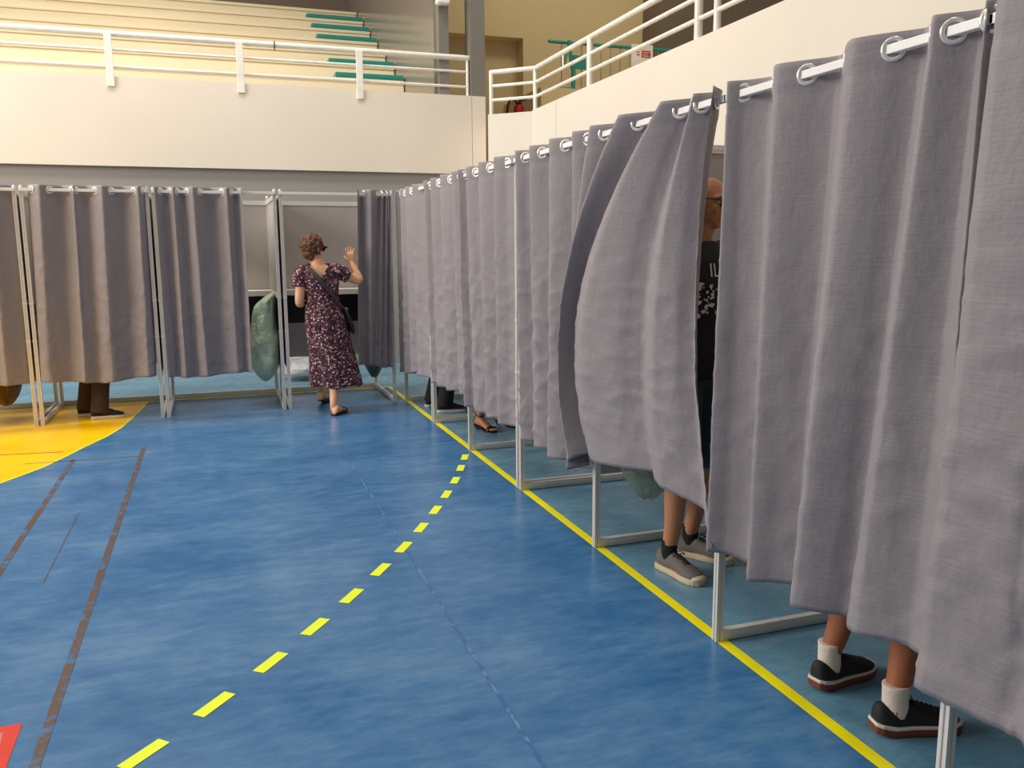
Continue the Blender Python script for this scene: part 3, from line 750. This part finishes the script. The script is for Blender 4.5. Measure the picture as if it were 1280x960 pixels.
def std_person(label, base, facing, feet, skin, shirt, bottom, H=1.7, bottom_len='shorts', elb=.235, arms_down=False, bald=False, hairm='hairB', shoes=None, socks=None, glasses=False, headdir=None, hh=0, voxel=.007, toes=False, sandal=False, head_shift=(0,0), lean=0, fat=1.0, shirt_name='shirt', hipw=1.0, leg_r=1.0):
    F = Fig(label, base, facing); k = H/1.7
    tor = [(.84,.130,.095),(.90,.165,.112),(.97,.168,.114),(1.06,.148,.102),(1.18,.160,.112),(1.29,.178,.112),(1.37,.172,.098),(1.42,.125,.078),(1.455,.066,.060),(1.50,.054,.056),(1.56,.052,.055)]
    def lb(z): return lean*max(0,(z-.9))/.6
    F.B.loft([F.ring(0,lb(z)-.01*(z>1.4),z*k,a*hipw*fat if z<1.1 else a*fat,b*fat) for z,a,b in tor])
    hc = F.L(head_shift[0],.025+lb(1.6)+head_shift[1],1.605*k+0)
    F.B.tube([F.L(0,lb(1.42)-.012,1.42*k),hc+Vector((0,0,-.05))],[.055,.052],14)
    F.head(hc, headdir or (*F.f.xy,-.12))
    arms = []
    for q in (-1,1):
        sh = F.L(q*.185*fat,lb(1.39),1.385*k); el = F.L(q*elb*fat,.03+lb(1.1),1.11*k); wr_ = F.L(q*.14,.255+lb(1.1),1.13*k)
        if arms_down: el = F.L(q*.215*fat,-.02,1.10*k); wr_ = F.L(q*.20,.05,.86*k)
        F.B.tube([F.L(q*.12,lb(1.39),1.38*k),sh,(sh+el)/2,el,el+(wr_-el)*.35,wr_],[.055,.055,.046,.038,.038,.026],14)
        F.hand(F.B, wr_, (F.f*.15-Vector((0,0,1))) if arms_down else (F.f*.95-F.s*q*.25-Vector((0,0,.15))), -F.s*q if arms_down else (0,0,-1), F.f if arms_down else -F.s*q, L=.17, curl=22); arms.append((sh,el))
    legs = []
    for q, (heel, d) in zip((-1,1), feet):
        hip = F.L(q*.088,0,.90*k); kn, an = F.leg(F.B, hip, heel, d, H, hh=hh, fat=fat*leg_r); legs.append((hip,kn,an,heel,d))
        F.foot(F.B, heel, d, .235, hh=hh, toes=toes)
    root = F.finish_body(skin, voxel)
    F.face(root, glasses=glasses)
    # hair cap
    c, M3, kk = F.hm; H_ = F.H
    if not bald:
        m = MB(); m.ball(H_(0,-.018,.036),(.082,.100,.088),20,14,M3=M3); h = m.build('hair', hairm, root, True)
        inv = M3.transposed(); off = h.matrix_world.translation
        hb = F.base
        cut_faces(h, lambda p, n_: (lambda q: q.y > .062-(q.z-.03)*.3 and q.z < .085 or q.z < -.035 or (q.z < .03 and q.y > .02))(inv @ (p-c)))
        sl = h.modifiers.new('t','SOLIDIFY'); sl.thickness=.012
    # shirt
    m = MB()
    m.loft([F.ring(0,lb(z)-.008*(z>1.4),z*k,(a*hipw if z<1.1 else a)*fat+.016,b*fat+.016) for z,a,b in [(.88,.168,.118)]+tor[2:8]+[(1.45,.075,.066)]])
    for sh, el in arms:
        m.tube([sh+(F.base+Vector((0,0,sh.z))-sh)*.3,sh,sh+(el-sh)*.62],[.062,.066,.064],14)
    so = m.build(shirt_name, shirt, root); so_l = so
    remesh(so, .009, 4)
    F.shirt = so
    # lower garment
    m = MB()
    if bottom_len == 'skirt':
        m.loft([F.ring(0,0,z*k,a,b) for z,a,b in ((.60,.215,.16),(.75,.205,.15),(.88,.19,.135),(.98,.18,.125))])
    else:
        m.loft([F.ring(0,0,z*k,a*hipw*fat+.010,b*fat+.010) for z,a,b in [(.83,.135,.1)]+tor[1:3]+[(1.0,.160,.108)]])
        for hip, kn, an, heel, d in legs:
            if bottom_len == 'shorts': m.tube([hip+Vector((0,0,-.02)),kn+(hip-kn)*.45,kn+(hip-kn)*.02],[.102*fat,.092*fat,.086*fat],16)
            else:
                e = Vector((an.x,an.y,.055)); m.tube([hip+Vector((0,0,-.02)),kn+(hip-kn)*.45,kn,kn+(e-kn)*.5,e],[.10*fat,.09*fat,.08*fat,.074*fat,.078*fat],16,round_caps=False)
    lo = m.build({'skirt':'skirt','shorts':'shorts','long':'trousers'}[bottom_len], bottom, root); remesh(lo, .009, 3)
    for hip, kn, an, heel, d in legs:
        if shoes: shoe(root, heel, d, **shoes)
        if socks: sock(root, an, d, socks[1], socks[0], socks[2] if len(socks) > 2 else .040)
    F.legs = legs; F.root = root
    return F

# --- man behind the swung curtain, right row
mf = std_person('person in a black printed shirt and grey sneakers behind the swung-open curtain, bare calves showing', (2.035,3.32), (.28,-.96),
    [((2.10,3.515),(.58,-.82)), ((1.925,3.385),(.20,-.98))], 'skinB', 'black_cloth', 'navy', H=1.79, arms_down=True, bald=True, glasses=True, hairm='hairB',
    shoes=dict(L=.285, upper='grey_shoe', sole='cream_sole', laces='lace'), socks=('black_sock',.155,.036), headdir=(.55,-.83,-.1), head_shift=(-.01,.02))
# white print on the chest
def shirt_print(F):
    so = F.shirt; me = so.data; loc = so.matrix_world.translation
    bpy.context.view_layer.update(); mw = so.matrix_world
    bvh = BVHTree.FromPolygons([mw @ v.co for v in me.vertices], [tuple(p.vertices) for p in me.polygons])
    cv = bpy.data.curves.new('print', 'FONT'); cv.body = 'ILL'; cv.size = .085; cv.align_x = 'CENTER'
    to = bpy.data.objects.new('print', cv); COL.objects.link(to)
    bpy.context.view_layer.update(); dg = bpy.context.evaluated_depsgraph_get()
    tm = bpy.data.meshes.new_from_object(to.evaluated_get(dg)); bpy.data.objects.remove(to)
    bm = bmesh.new(); bm.from_mesh(tm)
    # skull-like speckle band below the letters
    rnd = random.Random(4)
    for k in range(70):
        x = rnd.uniform(-.11,.11); y = rnd.uniform(-.17,-.025); s = rnd.uniform(.004,.011)
        vs = [bm.verts.new((x+s*math.cos(a)*rnd.uniform(.6,1.3), y+s*math.sin(a)*rnd.uniform(.6,1.3), 0)) for a in [i*PI/3 for i in range(6)]]
        bm.faces.new(vs)
    bmesh.ops.triangulate(bm, faces=bm.faces)
    bmesh.ops.subdivide_edges(bm, edges=[e for e in bm.edges if e.calc_length() > .02], cuts=2, use_grid_fill=False)
    bmesh.ops.triangulate(bm, faces=bm.faces)
    fdir = (F.f*.8-F.s*-.0).normalized()
    for v in bm.verts:
        p = F.L(-v.co.x*1.0, .6, 1.372+v.co.y)
        hit = bvh.ray_cast(p, -F.f)
        v.co = hit[0]+F.f*.0035 if hit[0] else p-F.f*.45
    bm.to_mesh(tm); bm.free(); tm.materials.clear(); tm.materials.append(M['print'])
    o = bpy.data.objects.new('print', tm); COL.objects.link(o)
    attach(o, F.root)
    o['label'] = 'white letters and speckled print on the black shirt'
shirt_print(mf)

# --- person in the near bay of the right row
std_person('person in black sneakers and white socks standing behind the wide curtain', (2.03,2.08), (1,.02),
    [((1.868,2.205),(.985,.17)), ((1.868,1.925),(.97,-.22))], 'skinC', 'grey_cloth', 'navy', H=1.70, bottom_len='shorts',
    shoes=dict(L=.285, upper='black_shoe', sole='white_sole', sole2='gum_sole', laces='black_leather'), socks=('white_sock',.160,.037), lean=.08)
# --- voter in strappy heeled sandals
sf = std_person('person in black strappy heeled sandals standing behind the middle curtain of the right row', (2.14,6.62), (.5,-.86),
    [((2.23,6.80),(.55,-.83)), ((2.015,6.70),(.42,-.91))], 'skinB', 'black_cloth', 'grey_cloth', H=1.66, bottom_len='skirt', hh=.03, toes=True, fat=.95, hipw=1.05)
def sandal(root, heel, d, hh, an, L=.235, heel_block=True, mat='black_leather', ankle=True, z0=.012):
    heel = Vector((*heel,0)); d = Vector((*d,0)).normalized(); sd = Vector((d.y,-d.x,0))
    def zo(u): return z0+hh*max(0,(1-u/.72))**.9 if u < .72 else z0
    m = MB(); us = [-.02,.05,.15,.3,.45,.6,.72,.85,.95,1.03]; ws = [.02,.032,.037,.036,.038,.043,.047,.046,.038,.020]
    m.loft([[heel+d*u*L+sd*w*c+Vector((0,0,zo(max(0,u))-.001+e)) for c, e in ((-1,-.010),(1,-.010),(1,.0),(-1,.0))] for u, w in zip(us, ws)])
    so = m.build('sandal', mat, root)
    if hh > .02 and ankle:
        m = MB(); m.loft([[heel+d*(.10*L+x)+sd*y+Vector((0,0,z)) for x,y in ((-r,-r),(r,-r),(r,r),(-r,r))] for r, z in ((.013,.0),(.018,hh*.8))]); o = m.build('heel', mat); attach(o, so)
    m = MB(); n = 12
    def strap(u, w, h, wid):
        rings = []
        for i in range(n+1):
            a = PI*i/n; c = heel+d*u*L+sd*(w*math.cos(a))+Vector((0,0,zo(u)+h*math.sin(a)))
            nrm = (sd*math.cos(a)*h+Vector((0,0,math.sin(a)*w))).normalized()
            rings.append([c-d*wid/2,c+d*wid/2,c+d*wid/2+nrm*.003,c-d*wid/2+nrm*.003])
        m.loft(rings)
    strap(.80,.047,.036,.034)
    if not ankle: strap(.55,.042,.056,.014)
    o = m.build('toe_strap', mat); attach(o, so)
    if ankle:
        m = MB(); c = Vector((an.x,an.y,an.z+.012)); m.torus(c,(d*.25+Vector((0,0,1))),.040,.0045,24,8); o = m.build('ankle_strap', mat, None, True); attach(o, so)
    return so
for hip, kn, an, heel, d in sf.legs: sandal(sf.root, heel, d, .03, an)
# --- voter in black trousers, far bay of the right row
std_person('person in black trousers and a pale-soled black sneaker behind the curtain next to the corner', (2.02,7.62), (.98,.18),
    [((1.86,7.80),(.97,.2)), ((1.895,7.50),(.99,-.1))], 'skinB', 'black_cloth', 'black_cloth', H=1.70, bottom_len='long', shoes=dict(L=.28, upper='black_shoe', sole='white_sole', laces='black_leather'))
# --- voter in brown trousers, back row
std_person('person in dark brown trousers and dark pale-soled shoes standing on the yellow floor paint', (-1.08,8.50), (.80,.60),
    [((-1.235,8.52),(.96,.12)), ((-1.10,8.33),(.995,.08))], 'skinA', 'grey_cloth', 'brown_cloth', H=1.72, elb=.20, bottom_len='long', shoes=dict(L=.275, upper='black_shoe', sole='white_sole', laces='lace'))

# --- woman in the floral dress (faces away from the camera, head turned right)
W = Fig('person in a maroon floral midi dress walking into a booth, right hand raised', (.95,7.93), (.10,.995))
def wl(x, y, z): return Vector((x, y, z))
def ell(cx, cy, z, ra, rb, n=28): return [wl(cx+ra*math.cos(2*PI*i/n), cy+rb*math.sin(2*PI*i/n), z) for i in range(n)]
YW = 7.92
W.B.loft([ell(*r) for r in ((.955,YW,.78,.150,.11),(.955,YW,.86,.172,.125),(.945,YW,.94,.155,.115),(.93,YW,1.02,.130,.098),(.925,YW,1.12,.138,.100),(.918,YW,1.22,.158,.105),(.912,YW,1.29,.165,.098),(.91,YW,1.335,.13,.08),(.905,YW,1.365,.068,.062),(.90,YW+.004,1.42,.054,.056))])
hc = wl(.872,YW+.02,1.505)
W.B.tube([wl(.905,YW-.004,1.35),hc+Vector((0,0,-.05))],[.056,.052],14)
W.head(hc,(.80,.60,-.04),.98,(-.06,0,1))
# right arm raised, left arm hanging with the forearm forward
shR, elR, wrR = wl(1.065,YW,1.305), wl(1.272,YW+.01,1.215), wl(1.222,YW+.075,1.372)
W.B.tube([wl(.99,YW,1.30),shR,(shR+elR)/2+Vector((0,0,-.004)),elR,elR+(wrR-elR)*.35+Vector((.006,0,0)),wrR],[.05,.052,.047,.039,.037,.025],14)
W.hand(W.B, wrR, (-.10,.10,1), (.25,1,.0), (-1,.2,0), L=.168, curl=8, spread=6)
shL, elL, wrL = wl(.752,YW-.005,1.285), wl(.722,YW-.03,1.03), wl(.80,YW+.19,1.0)
W.B.tube([wl(.83,YW,1.30),shL,(shL+elL)/2+Vector((.0,-.008,0)),elL,elL+(wrL-elL)*.35,wrL],[.05,.052,.046,.039,.037,.025],14)
W.hand(W.B, wrL, (.35,.93,.05), (.8,-.3,-.2), (0,0,1), L=.165, curl=26)
# legs: right foot forward flat near the curtain line, left foot behind lifting
hR, kR, aR = wl(1.03,YW,.86), wl(1.015,YW-.03,.47), wl(.972,7.745,.10)
W.B.tube([hR,(hR+kR)/2,kR,kR+(aR-kR)*.33+wl(0,-.014,0),kR+(aR-kR)*.7,aR+wl(0,0,.01),aR-wl(0,0,.04)],[.085,.072,.054,.054,.040,.033,.033],14)
W.foot(W.B,(.965,7.69),(.55,.83),.225)
hL, kL, aL = wl(.875,YW,.86), wl(.90,8.13,.48), wl(.925,8.36,.125)
W.B.tube([hL,(hL+kL)/2,kL,kL+(aL-kL)*.33+wl(0,-.014,0),kL+(aL-kL)*.7,aL+wl(0,0,.01),aL-wl(0,0,.04)],[.085,.072,.054,.054,.040,.033,.033],14)
W.foot(W.B,(.915,8.31),(.45,.89),.225,hh=.035)
wr_ = W.finish_body('skinA', .0048)
W.face(wr_)
sandal(wr_,(.965,7.69),(.55,.83),0,aR,.225,ankle=False)
sandal(wr_,(.915,8.31),(.45,.89),.035,aL,.225,ankle=False)
# sunglasses
H = W.H; c, M3, k = W.hm
t = MB()
for q in (-1,1):
    t.torus(H(q*.033,.094,.010),M3 @ Vector((q*.25,1,0)),.026,.0045); t.box((-.005,-.045,-.008),(.005,.045,.008),0,Matrix.Translation(H(q*.076,.045,.016)) @ (M3 @ Matrix.Rotation(-q*.25,3,'Z')).to_4x4())
t.tube([H(-.009,.098,.014),H(.009,.098,.014)],.004,6)
g = t.build('sunglasses','black_leather',wr_,True)
for q in (-1,1):
    t = MB(); t.ball(H(q*.033,.095,.010),(.027,.004,.024),14,8,M3=M3); l_ = t.build('lens','lens',None,True); attach(l_,g)
# hair: short tousled curls
def hairdo(root):
    m = MB(); m.ball(H(0,-.020,.034),(.093,.108,.102),48,32,M3=M3)
    m.ball(H(-.01,-.03,.075),(.092,.095,.055),40,24,M3=M3)
    m.ball(H(0,-.058,-.04),(.060,.046,.058),40,24,M3=M3)
    for v in m.v:
        dl = (v-H(0,-.02,.02)); r = dl.length; dn = dl.normalized()
        q = noise.noise(dn*4.2+Vector((3,1,2)))*.6+abs(noise.noise(dn*9))*.75+noise.noise(dn*19)*.35
        v += dn*(.026*q-.002)
    h = m.build('hair','hairA',root); remesh(h,.0042,1)
    inv = M3.transposed(); off = root.location
    cut_faces(h, lambda p, n_: (lambda q: (q.y > .040 and q.z < .062) or (q.y > .018 and q.z < .0) )(inv @ (p-c)))
    return h
hairdo(wr_)
# dress: bodice, sleeves and A-line skirt in one cloth surface
m = MB()
sk = []
prof = [(.245,1.020,.246,.205),(.26,1.018,.246,.205),(.36,1.012,.232,.195),(.48,1.003,.218,.182),(.60,.985,.205,.168),(.72,.972,.198,.156),(.82,.960,.196,.147),(.90,.950,.184,.136),(.97,.938,.165,.122),(1.02,.930,.153,.114),(1.08,.927,.152,.113),(1.16,.922,.162,.116),(1.23,.916,.176,.118),(1.295,.912,.180,.110),(1.345,.910,.140,.092),(1.385,.907,.100,.080)]
NR = 72
for z, cx, ra, rb in prof:
    ring = []
    fl_ = max(0, (.95-z)/.7)
    for i in range(NR):
        a = 2*PI*i/NR
        w_ = 1+fl_*(.045*math.sin(7*a+1.3)+.03*math.sin(12*a+z*3)+.02*math.sin(4*a))
        yy = YW+(.03*fl_)
        tilt = .03*math.cos(a)*fl_*(-.4)
        ring.append(wl(cx+ra*w_*math.cos(a), yy+rb*w_*math.sin(a), z+tilt+(.012*math.sin(5*a) if z < .3 else 0)))
    sk.append(ring)
m.loft(sk)
m.tube([wl(.99,YW,1.315),shR+wl(0,0,.004),shR+(elR-shR)*.55],[.062,.070,.068],16,round_caps=False)
m.tube([wl(.83,YW,1.31),shL+wl(0,0,.0),shL+(elL-shL)*.46+wl(-.012,0,0)],[.062,.070,.066],16,round_caps=False)
dr = m.build('dress','dress',wr_); remesh(dr,.0062,3)
off = wr_.location
def dress_cut(p, n_):
    q = p
    if q.y < YW-.02 and q.z > 1.25 and abs(q.x-.905) < (q.z-1.245)*.80 and abs(q.x-.905) < .105: return True
    if q.z > 1.375 and n_.z > .3: return True
    return q.z < .30 and n_.z < -.85
cut_faces(dr, dress_cut)
sl = dr.modifiers.new('cloth','SOLIDIFY'); sl.thickness = .003; sl.offset = -1
# waist sash
m = MB(); sash = []
for i in range(NR):
    a = 2*PI*i/NR; cdir = Vector((math.cos(a),math.sin(a),0))
    pc = wl(.931+.160*math.cos(a), YW+.121*math.sin(a), 1.0); sash.append([pc-Vector((0,0,.010)),pc+cdir*.004-Vector((0,0,.010)),pc+cdir*.004+Vector((0,0,.010)),pc+Vector((0,0,.010))])
m.loft(sash, closed=True); m.build('waist_tie','dress',wr_)
# crossbody bag: its own thing, strap lying on the dress
bpy.context.view_layer.update()
mw = dr.matrix_world
bv = BVHTree.FromPolygons([mw @ v.co for v in dr.data.vertices],[tuple(p.vertices) for p in dr.data.polygons])
bmw = wr_.matrix_world
bv2 = BVHTree.FromPolygons([bmw @ v.co for v in wr_.data.vertices],[tuple(p.vertices) for p in wr_.data.polygons])
def on(x, z, side):
    y0 = YW-1 if side < 0 else YW+1
    ys = []
    for b_ in (bv, bv2):
        h = b_.ray_cast(Vector((x,y0,z)), Vector((0,-side,0)), .99)
        if h[0]: ys.append(h[0].y)
    if not ys: return None
    return Vector((x, (min(ys)-.007) if side < 0 else (max(ys)+.007), z))
hb = thing('handbag', 'black shoulder bag hanging at the hip of the woman in the floral dress', 'bag', (1.17,YW-.02,.78))
pts = []
for i in range(15):
    u = i/14; p = on(.812+(1.085-.812)*u, 1.345+(1.0-1.345)*u, -1)
    if p: pts.append(p)
pts.append(wl(1.128,YW-.06,.95)); 
ft = []
for i in range(12):
    u = i/11; p = on(1.07-(1.07-.825)*u, 1.02+(1.335-1.02)*u, 1)
    if p: ft.append(p)
pts2 = [wl(1.135,YW+.05,.95)]+ft+[wl(.812,YW+.0,1.368)]+[pts[0]]
def ribbon(pts, wid, name, parent, mat):
    m = MB(); rings = []
    for i, p in enumerate(pts):
        t = (pts[min(i+1,len(pts)-1)]-pts[max(i-1,0)]).normalized()
        cn = wl(.92,YW,p.z); nrm = (p-cn); nrm = (nrm-t*nrm.dot(t)).normalized(); b = t.cross(nrm).normalized()
        rings.append([p-b*wid/2,p+b*wid/2,p+b*wid/2+nrm*.004,p-b*wid/2+nrm*.004])
    m.loft(rings); return m.build(name, mat, parent)
ribbon(pts,.036,'strap',hb,'strap'); ribbon(pts2,.036,'strap',hb,'strap')
m = MB(); rings = []
for z, rx, ry, ox in ((.725,.008,.055,.022),(.74,.017,.085,.016),(.81,.023,.105,.000),(.90,.022,.105,-.030),(.955,.016,.095,-.050),(.97,.008,.08,-.056)):
    rings.append([wl(1.178+ox+rx*math.copysign(abs(math.cos(2*PI*i/20))**.6,math.cos(2*PI*i/20)),YW-.005+ry*math.copysign(abs(math.sin(2*PI*i/20))**.6,math.sin(2*PI*i/20)),z) for i in range(20)])
m.loft(rings); m.build('bag_body','black_leather',hb,True)
m = MB(); m.torus((1.132,YW-.06,.955),(0,1,.3),.016,.003); m.build('buckle','chrome',hb,True)

# ------------------------------------------------------------------ light: bright sports hall with ceiling fixtures
wd = bpy.data.worlds.new('hall'); SC.world = wd; wd.use_nodes = True
bg = wd.node_tree.nodes['Background']; bg.inputs[0].default_value = (1.0,.96,.92,1); bg.inputs[1].default_value = .205
def area(name, loc, target, sx, sy, power, color=(1,.94,.86)):
    l = bpy.data.lights.new(name,'AREA'); l.shape='RECTANGLE'; l.size=sx; l.size_y=sy; l.energy=power; l.color=color
    o = bpy.data.objects.new(name,l); COL.objects.link(o); o.location=loc
    o.rotation_euler = (Vector(target)-Vector(loc)).to_track_quat('-Z','Y').to_euler(); return o
area('hall_left_light', (-8,6.6,5.2), (3,5.6,1.0), 6.5, 3.5, 830, (1,.95,.89))  # large unseen area light from the left, facing the right row
for x in (-4.5,-1.6,1.0):
    area('ceiling_light', (x,9.0,8.4), (x,9.3,0), 1.6, 1.0, 150, (1,.93,.84))
for x, y in ((-3.5,1),(-2.5,5.0),(.4,1.0),(.4,5.5)):
    area('ceiling_light', (x,y,8.4), (x,y,0), 1.6, 1.6, 52, (1,.95,.88))
area('gallery_light', (-2,14.5,8.2), (-2,15.5,3), 4, 1.2, 60, (1,.9,.7))
area('gallery_light.001', (5.5,10.5,7.8), (5.5,12.5,3), 1.5, 1.2, 66, (1,.86,.6))

SC.view_settings.view_transform = 'Standard'; SC.view_settings.look = 'None'
SC.view_settings.exposure = 0; SC.view_settings.gamma = 1; SC.view_settings.use_curve_mapping = False
